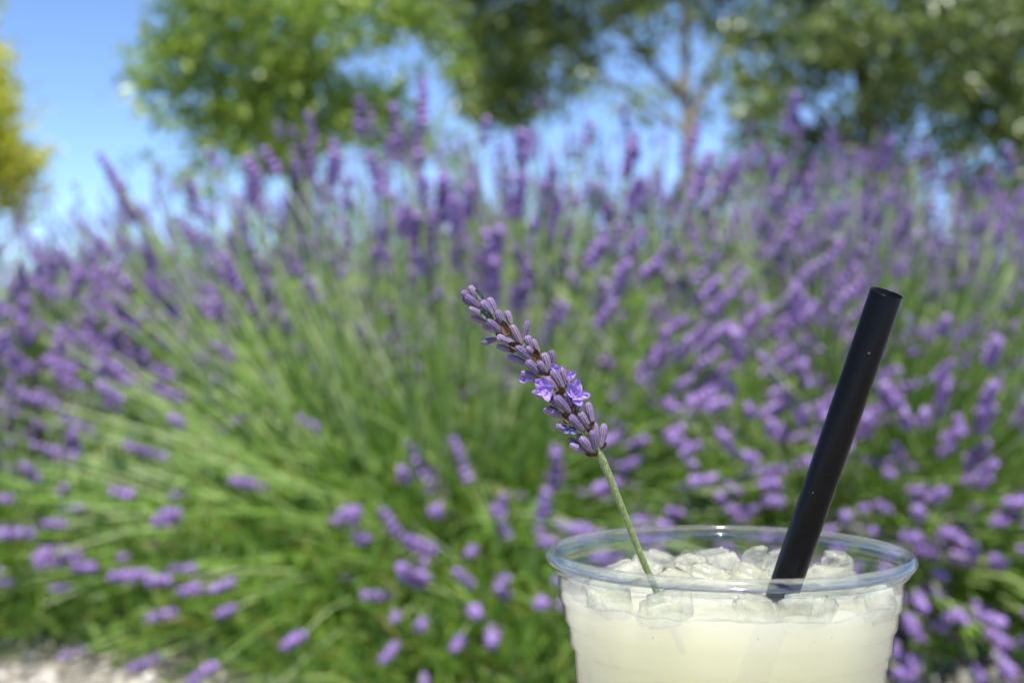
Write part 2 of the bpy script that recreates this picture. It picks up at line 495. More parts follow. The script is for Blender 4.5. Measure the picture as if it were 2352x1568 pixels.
def lavender(name_label, cx, cy, H, n_obj, n_stuff, n_green, dens, rb=0.16, foliage=(0.30, 0.26, 7000), lean=(0, 0), th_max=80, spike_s=1.0, seed=0):
    """one bush: stalks rise from a leafy mound and fan out; dens(dx, dy, dz) says how likely a head is that way."""
    g = np.random.default_rng(100 + seed)
    root = empty('lavender_bush', (cx, cy, 0), name_label, 'lavender', 'lavender bushes on the gravel')
    need = n_obj + n_stuff
    acc = []
    tries = 0
    while len(acc) < need + n_green and tries < 200000:
        tries += 1
        th = R(th_max) * math.sqrt(g.random()) * g.uniform(0.85, 1.0)
        ph = g.uniform(0, 6.283)
        d = np.array([math.sin(th) * math.cos(ph) + lean[0], math.sin(th) * math.sin(ph) + lean[1], math.cos(th)])
        d /= np.linalg.norm(d)
        head = len(acc) < need
        p = dens(d[0], d[1], d[2])
        if head and g.random() > p: continue
        if not head and g.random() > 0.3 + 0.7 * p: pass
        rr = rb * math.sqrt(g.random())
        p2 = ph + g.normal() * 0.7
        b = np.array([rr * math.cos(p2), rr * math.sin(p2), 0.04 + 0.05 * g.random()])
        L = H * g.uniform(0.74, 1.03) * (1 - 0.10 * (1 - d[2])) * (1 if head else g.uniform(.45, .85))
        # gravity curve
        sag = 0.10 * L * (1 - d[2] ** 2) + 0.02 * L * g.normal()
        t = np.linspace(0, 1, 6)[:, None]
        up = np.array([0, 0, 1.0])
        d0 = unit(d + up * 0.25)
        P = b + d0 * (t * L) + (d - d0) * L * t ** 1.6 - up * sag * t ** 2.2 + g.normal(size=3) * 0.012 * np.sin(t * 3.1)
        if P[-1, 2] < 0.035: P[:, 2] += (0.035 - P[-1, 2]) * t[:, 0] ** 1.5
        acc.append((P, head))
    Ps = np.array([a[0] for a in acc])
    heads = [i for i, a in enumerate(acc) if a[1]]
    Pk = Ps[:, [0, 2, 4, 5]]
    V, F = tubes(Pk, np.repeat(np.array([0.0021, 0.0018, 0.0015, 0.0014])[None], len(Ps), 0) * g.uniform(.8, 1.35, (len(Ps), 1)), 3)
    tag(link('stalk', mesh_np('stalk', V, F, True), M_stalk, root), kind='stuff')
    # largest-showing heads (nearest the camera) are objects
    order = sorted(heads, key=lambda i: Ps[i, -1, 1])
    objs, rest = order[:n_obj], order[n_obj:]

    def mat_for(i):
        p = Ps[i]
        d = unit(p[-1] - p[-3])
        q = Vector((0, 0, 1)).rotation_difference(Vector(d)) @ Quaternion((0, 0, 1), g.uniform(0, 6.28))
        s = spike_s * g.uniform(0.75, 1.2) * (0.8 + 0.3 * max(0.0, float(d[2])))
        fat = g.uniform(.95, 1.25)
        return Matrix.Translation(Vector(p[-1])) @ q.to_matrix().to_4x4() @ Matrix.Diagonal((s * fat, s * fat, s, 1))
    for i in objs:
        link('flower_spike', SPIKES[g.integers(len(SPIKES))], None, root, mat_for(i))
    if rest:
        Vs, Fs, off = [], [], 0
        for i in rest:
            v, f = COARSE[g.integers(4)]
            m = np.array(mat_for(i))
            vv = v @ m[:3, :3].T + m[:3, 3]
            Vs.append(vv); Fs.append(f + off); off += len(v)
        tag(link('flower_spike', mesh_np('flower_spike_mass', np.concatenate(Vs), np.concatenate(Fs), True), M_spike, root), kind='stuff')
    # leafy mound: narrow leaves in tufts along short shoots
    fr, fh, fn = foliage
    tufts = fn // 16
    u = unit(g.normal(size=(tufts, 3))); u[:, 2] = np.abs(u[:, 2])
    u *= (g.random((tufts, 1)) ** 0.4)
    c = u * np.array([fr, fr, fh]) + np.array([0, 0, 0.02])
    idx = np.repeat(np.arange(tufts), 16)
    P = c[idx] + g.normal(size=(len(idx), 3)) * 0.012
    d = unit(u[idx] * 0.8 + g.normal(size=(len(idx), 3)) * 0.6 + np.array([0, 0, 0.55]))
    side = unit(np.cross(d, g.normal(size=d.shape)))
    L = g.uniform(0.022, 0.055, (len(idx), 1)); Wd = g.uniform(0.0014, 0.0028, (len(idx), 1))
    bend = np.array([0, 0, -1.0]) * L * 0.12
    V = np.stack([P - side * Wd * .5, P + side * Wd * .5, P + d * L * .6 + side * Wd, P + d * L + bend, P + d * L * .6 - side * Wd], 1)
    V[..., 2] = np.maximum(V[..., 2], 0.004)
    me = mesh_np('foliage', V.reshape(-1, 3), np.arange(len(idx) * 5).reshape(-1, 5), False)
    tag(link('foliage', me, M_fol, root), kind='stuff')
    return root


def dens_main(x, y, z):
    az = math.atan2(x, -y)                 # 0 faces the camera
    front = max(0.0, math.cos(az))
    if z > 0.86: return 1.0
    if x > 0.4: return 0.85
    if z < 0.30: return 0.5
    if z < 0.42: return 0.3
    return 0.55 - 0.5 * front


def dens_even(x, y, z): return 1.0


def dens_high(x, y, z):
    return 1.0 if z > 0.5 else 0.12


lavender('largest lavender bush in the middle, pale green stalks fanning out', -0.08, 2.1, 0.625, 300, 800, 2300, dens_main, 0.2, (0.54, 0.29, 30000), (0, 0), 89, 0.95, 1)
lavender('lavender bush thick with purple heads behind the cup', 0.55, 2.1, 0.575, 300, 2400, 500, dens_even, 0.2, (0.45, 0.26, 16000), (0.22, -0.06), 88, 0.92, 2)
lavender('low lavender bush at the edge of the gravel, left of the largest one', -0.72, 2.12, 0.36, 70, 0, 1100, dens_even, 0.2, (0.36, 0.2, 12000), (0.0, -0.1), 88, 0.92, 8)
lavender('smallest lavender clump spilling over the gravel in front of the largest bush', 0.02, 1.76, 0.19, 60, 0, 300, dens_even, 0.12, (0.34, 0.12, 9000), (0.0, 0.0), 80, 0.95, 11)
lavender('lavender bush against the sky below the yellow green tree', -1.02, 2.75, 0.57, 290, 2000, 400, dens_high, 0.28, (0.55, 0.40, 11000), (0, 0), 78, 0.95, 3)
lavender('lavender bush at the far end below the dark leafy tree', 1.3, 2.75, 0.62, 290, 2000, 300, dens_high, 0.28, (0.5, 0.40, 9000), (0, 0), 76, 0.95, 4)
lavender('lavender bush behind the largest one, below the forked tree', 0.28, 2.7, 0.70, 300, 2200, 300, dens_high, 0.28, (0.55, 0.48, 10000), (0, 0), 62, 0.98, 5)
lavender('lavender bush behind the largest one, below the sunlit tree', -0.38, 2.75, 0.64, 300, 2200, 400, dens_high, 0.24, (0.58, 0.5, 12000), (0, 0), 64, 0.98, 6)
lavender('lavender bush in the back row below the dense dark green tree', 0.9, 3.0, 0.68, 260, 2000, 300, dens_high, 0.32, (0.55, 0.46, 9000), (0, 0), 70, 0.98, 7)
lavender('lavender bush in the back row beside the lime tree', -1.75, 3.6, 0.70, 160, 1600, 400, dens_high, 0.3, (0.55, 0.5, 9000), (0, 0), 76, 0.98, 9)

# ------------------------------------------------------------------ bench under the cup (below the frame)
RIM = at(1673, 1275, 0.3767)
CUP_H = 0.118
base_z = RIM.z - CUP_H
bench = empty('wooden_stool', (RIM.x, RIM.y, 0), 'small low weathered wooden stool carrying the cup of lemonade', 'stool')


def box_me(name, sx, sy, sz, bev):
    bm = bmesh.new()
    bmesh.ops.create_cube(bm, size=1)
    for v in bm.verts: v.co = Vector((v.co.x * sx, v.co.y * sy, v.co.z * sz))
    bmesh.ops.bevel(bm, geom=bm.edges[:], offset=bev, segments=2, affect='EDGES')
    me = bpy.data.meshes.new(name)
    bm.to_mesh(me); bm.free()
    return me


pl = box_me('seat_plank', 0.26, 0.086, 0.025, 0.003)
for k in (-1, 0, 1):
    link('seat_plank', pl, M_wood, bench, Matrix.Translation((0, k * 0.092 - 0.02, base_z - 0.0127)))
lg = box_me('leg', 0.05, 0.05, base_z - 0.026, 0.003)
for sx in (-1, 1):
    for sy in (-1, 1):
        link('leg', lg, M_wood, bench, Matrix.Translation((sx * 0.1, sy * 0.1 - 0.02, (base_z - 0.026) / 2)))

# ------------------------------------------------------------------ cup
def plastic(name, tint, glossmix=1.0, rough=0.02):
    """thin clear plastic: light passes straight through, mirror sheen by Fresnel."""
    m, t, out = new_mat(name)
    tr = node(t, 'ShaderNodeBsdfTransparent'); tr.inputs[0].default_value = (*tint, 1)
    gl = node(t, 'ShaderNodeBsdfGlossy', Roughness=rough)
    lw = node(t, 'ShaderNodeFresnel', IOR=1.5)
    ge = node(t, 'ShaderNodeNewGeometry')
    mp = node(t, 'ShaderNodeMapRange')
    mp.inputs['To Min'].default_value = 1.45
    mp.inputs['To Max'].default_value = 1 / 1.45
    t.links.new(ge.outputs['Backfacing'], mp.inputs['Value'])
    t.links.new(mp.outputs[0], lw.inputs['IOR'])
    tc = node(t, 'ShaderNodeTexCoord')
    nz = node(t, 'ShaderNodeTexNoise', Scale=90, Detail=2)
    t.links.new(tc.outputs['Object'], nz.inputs['Vector'])
    bu = node(t, 'ShaderNodeBump', Strength=0.08, Distance=0.002)
    t.links.new(nz.outputs[0], bu.inputs['Height'])
    t.links.new(bu.outputs[0], gl.inputs['Normal'])
    mx = node(t, 'ShaderNodeMixShader')
    t.links.new(lw.outputs[0], mx.inputs[0]); t.links.new(tr.outputs[0], mx.inputs[1]); t.links.new(gl.outputs[0], mx.inputs[2])
    t.links.new(mx.outputs[0], out.inputs[0])
    return m


M_plastic = plastic('clear_plastic', (0.97, 0.98, 0.985))


def rim_material():
    m, t, out = new_mat('rim_plastic')
    g = node(t, 'ShaderNodeBsdfGlass', Roughness=0.0, IOR=1.42); g.inputs[0].default_value = (0.95, 0.97, 1, 1)
    tr = node(t, 'ShaderNodeBsdfTransparent'); tr.inputs[0].default_value = (0.96, 0.97, 0.99, 1)
    mx = node(t, 'ShaderNodeMixShader'); mx.inputs[0].default_value = 0.65
    t.links.new(g.outputs[0], mx.inputs[1]); t.links.new(tr.outputs[0], mx.inputs[2])
    gl = node(t, 'ShaderNodeBsdfGlossy', Roughness=0.1)
    ge = node(t, 'ShaderNodeNewGeometry')
    fr = node(t, 'ShaderNodeFresnel')
    mr = node(t, 'ShaderNodeMapRange')
    mr.inputs['To Min'].default_value = 1.5
    mr.inputs['To Max'].default_value = 1 / 1.5
    t.links.new(ge.outputs['Backfacing'], mr.inputs['Value']); t.links.new(mr.outputs[0], fr.inputs['IOR'])
    m2 = node(t, 'ShaderNodeMixShader')
    t.links.new(fr.outputs[0], m2.inputs[0]); t.links.new(mx.outputs[0], m2.inputs[1]); t.links.new(gl.outputs[0], m2.inputs[2])
    t.links.new(m2.outputs[0], out.inputs[0])
    return m


M_rim = rim_material()
mm = 0.001
PROF = [(45.9, -0.6), (45.5, -2.0), (45.3, -3.9), (45.55, -4.25), (45.3, -4.6), (45.2, -7), (45.1, -10.6), (44.75, -11.4), (44.1, -12.2), (43.95, -14), (43.8, -15.9), (43.4, -16.8),
        (42.75, -17.6), (42.55, -19.5), (42.4, -22.3), (41.9, -23.3), (41.1, -24.4), (40.8, -28), (40.3, -33.3), (38.2, -58), (35.5, -90), (33.6, -113), (32.8, -116), (31, -117.6)]


def profile_r(z):
    zs = [p[1] for p in PROF][::-1]; rs = [p[0] for p in PROF][::-1]
    return float(np.interp(z, zs, rs))


cup = empty('plastic_cup', (RIM.x, RIM.y, base_z), 'clear plastic cup with rolled rim full of iced lemonade', 'cup')
toc = Matrix.Translation((0, 0, CUP_H))
outer = [(r * mm, z * mm) for r, z in PROF]
inner = [((r - 0.45) * mm, (z + (0.6 if z < -116 else 0)) * mm) for r, z in PROF][::-1]
wall = outer + [(0.0001, -117.6 * mm)] + [(0.0001, -117 * mm)] + inner
wall.append(wall[0])
link('wall', lathe('wall', wall, 160), M_plastic, cup, toc)
rp = []
for i in range(25):
    a = i / 24 * 2 * math.pi
    rp.append(((47.0 + 1.5 * math.cos(a)) * mm, (0.2 + 1.55 * math.sin(a) - 0.35 * math.cos(a)) * mm))
link('rim', lathe('rim', rp, 200), M_rim, cup, toc)
# narrow skirt where the rolled bead folds back to the wall
sk = [(46.9, -1.3), (47.2, -2.3), (46.9, -2.9), (46.2, -2.8), (45.95, -2.2), (46.0, -1.2), (46.9, -1.3)]
link('bead_fold', lathe('bead_fold', [(r * mm, z * mm) for r, z in sk], 160), M_plastic, cup, toc)


def drop_me(name, s, seed):
    bm = bmesh.new()
    bmesh.ops.create_icosphere(bm, subdivisions=3, radius=s)
    for v in bm.verts:
        k = noise.noise(v.co * (0.9 / s) + Vector((seed, 0, 0)))
        v.co *= 1 + 0.25 * k
        v.co.y *= 0.55
    for f in bm.faces: f.smooth = True
    me = bpy.data.meshes.new(name); bm.to_mesh(me); bm.free()
    return me


def on_wall(az, z, inset):
    r = (profile_r(z) - inset) * mm
    a = R(az)
    return Matrix.Translation((r * math.sin(a), r * math.cos(a), CUP_H + z * mm)) @ Matrix.Rotation(-a, 4, 'Z')


M_drop = plastic('water_drop', (0.93, 0.95, 0.96), 1.0, 0.0)
for az, z, s in ((-51, -1.9, 1.5), (29, -1.7, .9), (-18, -3.0, .5), (33, -4.2, .8), (-8, -2.6, .45), (12, -3.2, .4), (20, -5.5, .6), (-30, -5.2, .5)):
    link('water_drop', drop_me('water_drop', s * mm, az), M_drop, cup, on_wall(az, z, 0.75))

def condensation():
    g = np.random.default_rng(3)
    bm = bmesh.new()
    bmesh.ops.create_icosphere(bm, subdivisions=2, radius=1)
    bv = np.array([v.co[:] for v in bm.verts]); bf = np.array([[v.index for v in f.verts] for f in bm.faces]); bm.free()
    Vs, Fs = [], []
    for i in range(150):
        az = g.uniform(0, 360); z = -g.uniform(1.5, 20) if i % 2 else -g.uniform(1.5, 8)
        s = g.lognormal(math.log(.17), .45) * mm
        M = np.array(on_wall(az, z, -0.02 if i % 3 == 0 else 0.5))
        v = bv * np.array([s, s * .45, s * g.uniform(.9, 1.5)])
        Fs.append(bf + len(bv) * i)
        Vs.append(v @ M[:3, :3].T + M[:3, 3])
    tag(link('condensation', mesh_np('condensation', np.concatenate(Vs), np.concatenate(Fs), True), M_drop, cup), kind='stuff')


condensation()

# ------------------------------------------------------------------ lemonade
def lemonade_material():
    """cloudy juice: a clear skin with a real scattering volume inside."""
    m, t, out = new_mat('lemonade')
    tr = node(t, 'ShaderNodeBsdfTransparent'); tr.inputs[0].default_value = (1, 1, 1, 1)
    gl = node(t, 'ShaderNodeBsdfGlossy', Roughness=0.06)
    ge = node(t, 'ShaderNodeNewGeometry')
    fr = node(t, 'ShaderNodeFresnel')
    mr = node(t, 'ShaderNodeMapRange')
    mr.inputs['To Min'].default_value = 1.33
    mr.inputs['To Max'].default_value = 1 / 1.33
    t.links.new(ge.outputs['Backfacing'], mr.inputs['Value']); t.links.new(mr.outputs[0], fr.inputs['IOR'])
    mx = node(t, 'ShaderNodeMixShader')
    t.links.new(fr.outputs[0], mx.inputs[0]); t.links.new(tr.outputs[0], mx.inputs[1]); t.links.new(gl.outputs[0], mx.inputs[2])
    t.links.new(mx.outputs[0], out.inputs['Surface'])
    vs = node(t, 'ShaderNodeVolumeScatter', Density=90.0)
    vs.inputs['Color'].default_value = (1, 1, 1, 1)
    va = node(t, 'ShaderNodeVolumeAbsorption', Density=13.0)
    va.inputs['Color'].default_value = (0.945, 0.868, 0.0, 1)
    av = node(t, 'ShaderNodeAddShader')
    t.links.new(vs.outputs[0], av.inputs[0]); t.links.new(va.outputs[0], av.inputs[1])
    t.links.new(av.outputs[0], out.inputs['Volume'])
    return m


M_lem = lemonade_material()


def level(x, y):
    """height (mm below rim) of the liquid at x, y (mm from the cup's axis)."""
    n = noise.noise(Vector((x * 0.09, y * 0.09, 2.3))) * 1.3 + noise.noise(Vector((x * 0.25, y * 0.25, 7.7))) * 0.5
    z = -9.0 + n
    r = math.hypot(x, y)
    if r > 36 and y < 0:                    # ice pressed against the front wall leaves hollows
        f = (r - 36) / 8
        a = math.degrees(math.atan2(x, -y))
        z -= f * (1.0 * math.exp(-((a + 30) / 16) ** 2) + 1.8 * math.exp(-((a - 24) / 17) ** 2) + 1.5 * math.exp(-((a + 65) / 12) ** 2) + 1.5 * math.exp(-((a - 62) / 12) ** 2))
    if r > 42: z += 0.5 * (r - 42)
    return z


def lemonade():
    seg, rings = 128, 26
    V = []
    F = []
    V.append((0, 0, level(0, 0)))
    for i in range(1, rings + 1):
        for j in range(seg):
            a = j / seg * 6.28319
            rr = i / rings * 44.2
            x, y = rr * math.cos(a), rr * math.sin(a)
            z = level(x, y)
            if i == rings:
                rr = profile_r(z) - 0.62
                x, y = rr * math.cos(a), rr * math.sin(a)
            V.append((x, y, z))
    for j in range(seg): F.append((0, 1 + j, 1 + (j + 1) % seg))
    idx = lambda i, j: 1 + (i - 1) * seg + j % seg
    for i in range(1, rings):
        for j in range(seg): F.append((idx(i, j), idx(i + 1, j), idx(i + 1, j + 1), idx(i, j + 1)))
    last = [idx(rings, j) for j in range(seg)]
    zs = np.concatenate([np.linspace(0, 1, 30)[1:], []])
    for s in zs:
        row = []
        for j in range(seg):
            z0 = V[last[j] if False else idx(rings, j)][2]
            z = z0 + (-116.2 - z0) * (s ** 1.6)
            a = j / seg * 6.28319
            rr = profile_r(z) - 0.62
            row.append(len(V)); V.append((rr * math.cos(a), rr * math.sin(a), z))
        for j in range(seg): F.append((last[j], row[j], row[(j + 1) % seg], last[(j + 1) % seg]))
        last = row
    c = len(V); V.append((0, 0, -116.2))
    for j in range(seg): F.append((last[j], c, last[(j + 1) % seg]))
    me = bpy.data.meshes.new('lemonade')
    me.from_pydata([(x * mm, y * mm, CUP_H + z * mm) for x, y, z in V], [], F)
    for p in me.polygons: p.use_smooth = True
    o = link('lemonade', me, M_lem)
    o.location = (RIM.x, RIM.y, base_z)
    tag(o, 'cloudy pale yellow lemonade filling the clear cup', 'drink')


lemonade()


def ice_material():
    """wet ice: mostly clear, a weak bend, cloudy cores, sharp glints."""
    m, t, out = new_mat('ice')
    g = node(t, 'ShaderNodeBsdfGlass', Roughness=0.0, IOR=1.16); g.inputs[0].default_value = (0.98, 0.985, 0.96, 1)
    tr = node(t, 'ShaderNodeBsdfTransparent'); tr.inputs[0].default_value = (0.97, 0.975, 0.95, 1)
    dif = node(t, 'ShaderNodeBsdfDiffuse'); dif.inputs[0].default_value = (0.82, 0.82, 0.72, 1)
    trl = node(t, 'ShaderNodeBsdfTranslucent'); trl.inputs[0].default_value = (0.82, 0.82, 0.72, 1)
    gl = node(t, 'ShaderNodeBsdfGlossy', Roughness=0.05)
    tc = node(t, 'ShaderNodeTexCoord')
    nz = node(t, 'ShaderNodeTexNoise', Scale=140, Detail=3)
    t.links.new(tc.outputs['Object'], nz.inputs['Vector'])
    rp = ramp(t, nz.outputs[0], [(0.4, (0.05, 0.05, 0.05)), (0.68, (0.6, 0.6, 0.6))])
    bu = node(t, 'ShaderNodeBump', Strength=0.6, Distance=0.002)
    t.links.new(nz.outputs[0], bu.inputs['Height'])
    t.links.new(bu.outputs[0], g.inputs['Normal']); t.links.new(bu.outputs[0], gl.inputs['Normal'])
    m1 = node(t, 'ShaderNodeMixShader'); m1.inputs[0].default_value = 0.5
    t.links.new(g.outputs[0], m1.inputs[1]); t.links.new(tr.outputs[0], m1.inputs[2])
    m2 = node(t, 'ShaderNodeMixShader'); m2.inputs[0].default_value = 0.5
    t.links.new(dif.outputs[0], m2.inputs[1]); t.links.new(trl.outputs[0], m2.inputs[2])
    m3 = node(t, 'ShaderNodeMixShader')
    t.links.new(rp.outputs[0], m3.inputs[0])
    t.links.new(m1.outputs[0], m3.inputs[1]); t.links.new(m2.outputs[0], m3.inputs[2])
    ge = node(t, 'ShaderNodeNewGeometry')
    fr = node(t, 'ShaderNodeFresnel')
    mr = node(t, 'ShaderNodeMapRange')
    mr.inputs['To Min'].default_value = 1.31
    mr.inputs['To Max'].default_value = 1 / 1.31
    t.links.new(ge.outputs['Backfacing'], mr.inputs['Value']); t.links.new(mr.outputs[0], fr.inputs['IOR'])
    m4 = node(t, 'ShaderNodeMixShader')
    t.links.new(fr.outputs[0], m4.inputs[0]); t.links.new(m3.outputs[0], m4.inputs[1]); t.links.new(gl.outputs[0], m4.inputs[2])
    t.links.new(m4.outputs[0], out.inputs[0])
    return m


M_ice = ice_material()


def ice_me(s, seed):
    bm = bmesh.new()
    bmesh.ops.create_cube(bm, size=1)
    bmesh.ops.bevel(bm, geom=bm.edges[:], offset=0.16, segments=2, affect='EDGES')
    bmesh.ops.subdivide_edges(bm, edges=bm.edges[:], cuts=2, use_grid_fill=True)
    g = random.Random(seed)
    off = Vector((g.uniform(0, 50), g.uniform(0, 50), g.uniform(0, 50)))
    sc = Vector((s[0], s[1], s[2])) * mm
    sh = g.uniform(-.3, .3)
    for v in bm.verts:
        p = v.co.copy()
        q = p * 0.66 + p.normalized() * 0.18
        k = noise.noise(p * 1.7 + off) * 0.34 + noise.noise(p * 4 + off) * 0.10
        q *= 1 + k
        q.x += sh * q.z
        v.co = Vector((q.x * sc.x, q.y * sc.y, q.z * sc.z))
    for f in bm.faces: f.smooth = True
    me = bpy.data.meshes.new('ice_cube')
    bm.to_mesh(me); bm.free()
    return me


ICE = [  # x, y, z (mm from rim centre; -y is towards the camera), size, label
    (-27, 15, -8.0, (9, 8, 8), 'small rounded ice cube near cup wall, left of the green stalk'),
    (-18, 21, -6.8, (11, 9, 10), 'tall pale ice cube just left of the lavender stalk'),
    (-9, 20, -7.6, (10, 9, 8), 'grey clear ice cube just right of the lavender stalk'),
    (0, 27, -6.6, (15, 8, 8), 'largest flat ice cube standing highest at the back wall'),
    (11, 24, -6.6, (7, 7, 11), 'narrow peaked glassy ice cube right of the largest one'),
    (20, 28, -7.0, (10, 8, 9), 'frosty white ice cube half hidden behind the straw'),
    (-4, 4, -8.0, (11, 10, 9), 'triangular pale ice cube in the middle of the cup'),
    (7, 10, -8.4, (11, 9, 8), 'glassy dark edged ice cube at the very centre of the drink'),
    (32, 17, -6.6, (9, 8, 10), 'bumpy white ice cube by the cup wall, right of the straw'),
    (28, 8, -8.6, (13, 10, 8), 'wide yellowish ice cube touching the right side of the straw'),
    (16, 11, -8.0, (9, 9, 8), 'pale ice cube touching the left side of the straw'),
    (-14, 3, -8.8, (12, 10, 7), 'yellowish ice cube the lavender stalk leans on'),
    (-33, 4, -9.0, (9, 10, 7), 'thin ice cube against the left side wall of the cup'),
    (-20, -27, -9.0, (13, 10, 8), 'ice cube between the front rim and the foot of the stalk'),
    (15, -27, -9.5, (12, 10, 8), 'ice cube between the front rim and the foot of the straw'),
    (3, -24, -9.0, (10, 9, 7), 'ice cube behind the front rim between stalk and straw'),
    (34, -18, -9.5, (9, 11, 9), 'ice cube against the front right curve of cup wall'),
    (-33, -15, -8.5, (11, 10, 8), 'ice cube against the front left curve of cup wall'),
]
for k, (x, y, z, s, lab) in enumerate(ICE):
    o = link('ice_cube', ice_me(s, k + 3), M_ice)
    o.location = (RIM.x + x * mm, RIM.y + y * mm, RIM.z + z * mm)
    o.rotation_euler = (random.uniform(-.35, .35), random.uniform(-.35, .35), random.uniform(0, 3))
    tag(o, lab, 'ice', 'ice cubes floating in the lemonade')

# ------------------------------------------------------------------ straw
def straw_material():
    m, t, out = new_mat('black_straw')
    tc = node(t, 'ShaderNodeTexCoord')
    nz = node(t, 'ShaderNodeTexNoise', Scale=650, Detail=2)
    t.links.new(tc.outputs['Object'], nz.inputs['Vector'])
    rp = ramp(t, nz.outputs[0], [(0.0, (0.003, 0.003, 0.0035)), (0.76, (0.004, 0.004, 0.0045)), (0.78, (0.07, 0.07, 0.07))])
    nz2 = node(t, 'ShaderNodeTexNoise', Scale=70, Detail=4)
    t.links.new(tc.outputs['Object'], nz2.inputs['Vector'])
    rr = ramp(t, nz2.outputs[0], [(0.3, (0.2, 0.2, 0.2)), (0.7, (0.3, 0.3, 0.3))])
    b = node(t, 'ShaderNodeBsdfPrincipled', IOR=1.25)
    t.links.new(rp.outputs[0], b.inputs['Base Color']); t.links.new(rr.outputs[0], b.inputs['Roughness'])
    t.links.new(b.outputs[0], out.inputs[0])
    return m


M_straw = straw_material()
s_top = at(2037, 672, 0.339)
s_in = at(1790, 1385, 0.363)
ax = (s_top - s_in).normalized()
L1 = (s_top - s_in).length
prof = [(3.75, -55), (4.0, -55), (4.0, -20), (4.0, 0), (4.0, L1 * 1000 - 0.08), (3.93, L1 * 1000), (3.82, L1 * 1000), (3.75, L1 * 1000 - 0.08), (3.75, 0), (3.75, -20), (3.75, -55)]
st = link('drinking_straw', lathe('drinking_straw', [(r * mm, z * mm) for r, z in prof], 64), M_straw)
st.matrix_world = Matrix.Translation(s_in) @ Vector((0, 0, 1)).rotation_difference(ax).to_matrix().to_4x4()
tag(st, 'glossy black plastic drinking straw slanting out of the lemonade cup', 'straw')

# ------------------------------------------------------------------ lavender sprig
def calyx_material(name, dark=1.0):
    m, t, out = new_mat(name)
    at_r = node(t, 'ShaderNodeAttribute', attribute_name='rib')
    at_t = node(t, 'ShaderNodeAttribute', attribute_name='along')
    oi = node(t, 'ShaderNodeObjectInfo')
    tc = node(t, 'ShaderNodeTexCoord')
    nz = node(t, 'ShaderNodeTexNoise', Scale=9, Detail=4)
    t.links.new(tc.outputs['Generated'], nz.inputs['Vector'])
    # along: greenish white foot, purple body
    rp = ramp(t, at_t.outputs['Fac'], [(0.0, (0.24, 0.25, 0.17)), (0.2, (0.17, 0.14, 0.20)), (0.5, (0.115, 0.07, 0.19)), (1.0, (0.15, 0.09, 0.27))])
    groove = node(t, 'ShaderNodeMixRGB', blend_type='MIX')
    groove.inputs[2].default_value = (0.36, 0.32, 0.41, 1)
    mth = node(t, 'ShaderNodeMath', operation='MULTIPLY'); mth.inputs[1].default_value = 0.75
    t.links.new(at_r.outputs['Fac'], mth.inputs[0])
    t.links.new(mth.outputs[0], groove.inputs[0]); t.links.new(rp.outputs[0], groove.inputs[1])
    mul = node(t, 'ShaderNodeMixRGB', blend_type='MULTIPLY'); mul.inputs[0].default_value = 0.7
    r2 = ramp(t, nz.outputs[0], [(0.3, (0.55, 0.5, 0.6)), (0.7, (1.25, 1.2, 1.2))])
    t.links.new(groove.outputs[0], mul.inputs[1]); t.links.new(r2.outputs[0], mul.inputs[2])
    hs = node(t, 'ShaderNodeHueSaturation')
    mr = node(t, 'ShaderNodeMapRange'); mr.inputs['To Min'].default_value = 0.75; mr.inputs['To Max'].default_value = 1.2
    t.links.new(oi.outputs['Random'], mr.inputs['Value'])
    t.links.new(mr.outputs[0], hs.inputs['Value']); t.links.new(mul.outputs[0], hs.inputs['Color'])
    b = node(t, 'ShaderNodeBsdfPrincipled', Roughness=0.65)
    b.inputs['Sheen Weight'].default_value = 0.12
    b.inputs['Sheen Roughness'].default_value = 0.4
    b.inputs['Subsurface Weight'].default_value = 0.15
    b.inputs['Subsurface Scale'].default_value = 0.0006
    bu = node(t, 'ShaderNodeBump', Strength=0.5, Distance=0.0001)
    nb = node(t, 'ShaderNodeTexNoise', Scale=60, Detail=3)
    t.links.new(tc.outputs['Generated'], nb.inputs['Vector'])
    t.links.new(nb.outputs[0], bu.inputs['Height'])
    t.links.new(bu.outputs[0], b.inputs['Normal'])
    tin = ramp(t, oi.outputs['Random'], [(0, (0.75, 0.68, 0.85)), (0.4, (1, 1, 1)), (0.75, (1.0, 0.97, 0.95)), (0.9, (1, 0.95, 0.82)), (1, (1.0, 0.78, 0.6))])
    mt = node(t, 'ShaderNodeMixRGB', blend_type='MULTIPLY'); mt.inputs[0].default_value = 1
    t.links.new(hs.outputs[0], mt.inputs[1]); t.links.new(tin.outputs[0], mt.inputs[2])
    t.links.new(mt.outputs[0], b.inputs['Base Color'])
    t.links.new(b.outputs[0], out.inputs[0])
    return m


M_calyx = calyx_material('calyx')
M_petal = leaf_mat('petal', [(0, (0.34, 0.22, 0.60)), (1, (0.54, 0.39, 0.80))], 0.35, 0.6, (1.1, 0.9, 1.2), 0.02)
M_bract = noise_mat('dry_bract', (0.07, 0.035, 0.018), (0.19, 0.10, 0.05), 900, 0.6, 0.3, coord='Object', dist=0.0002)


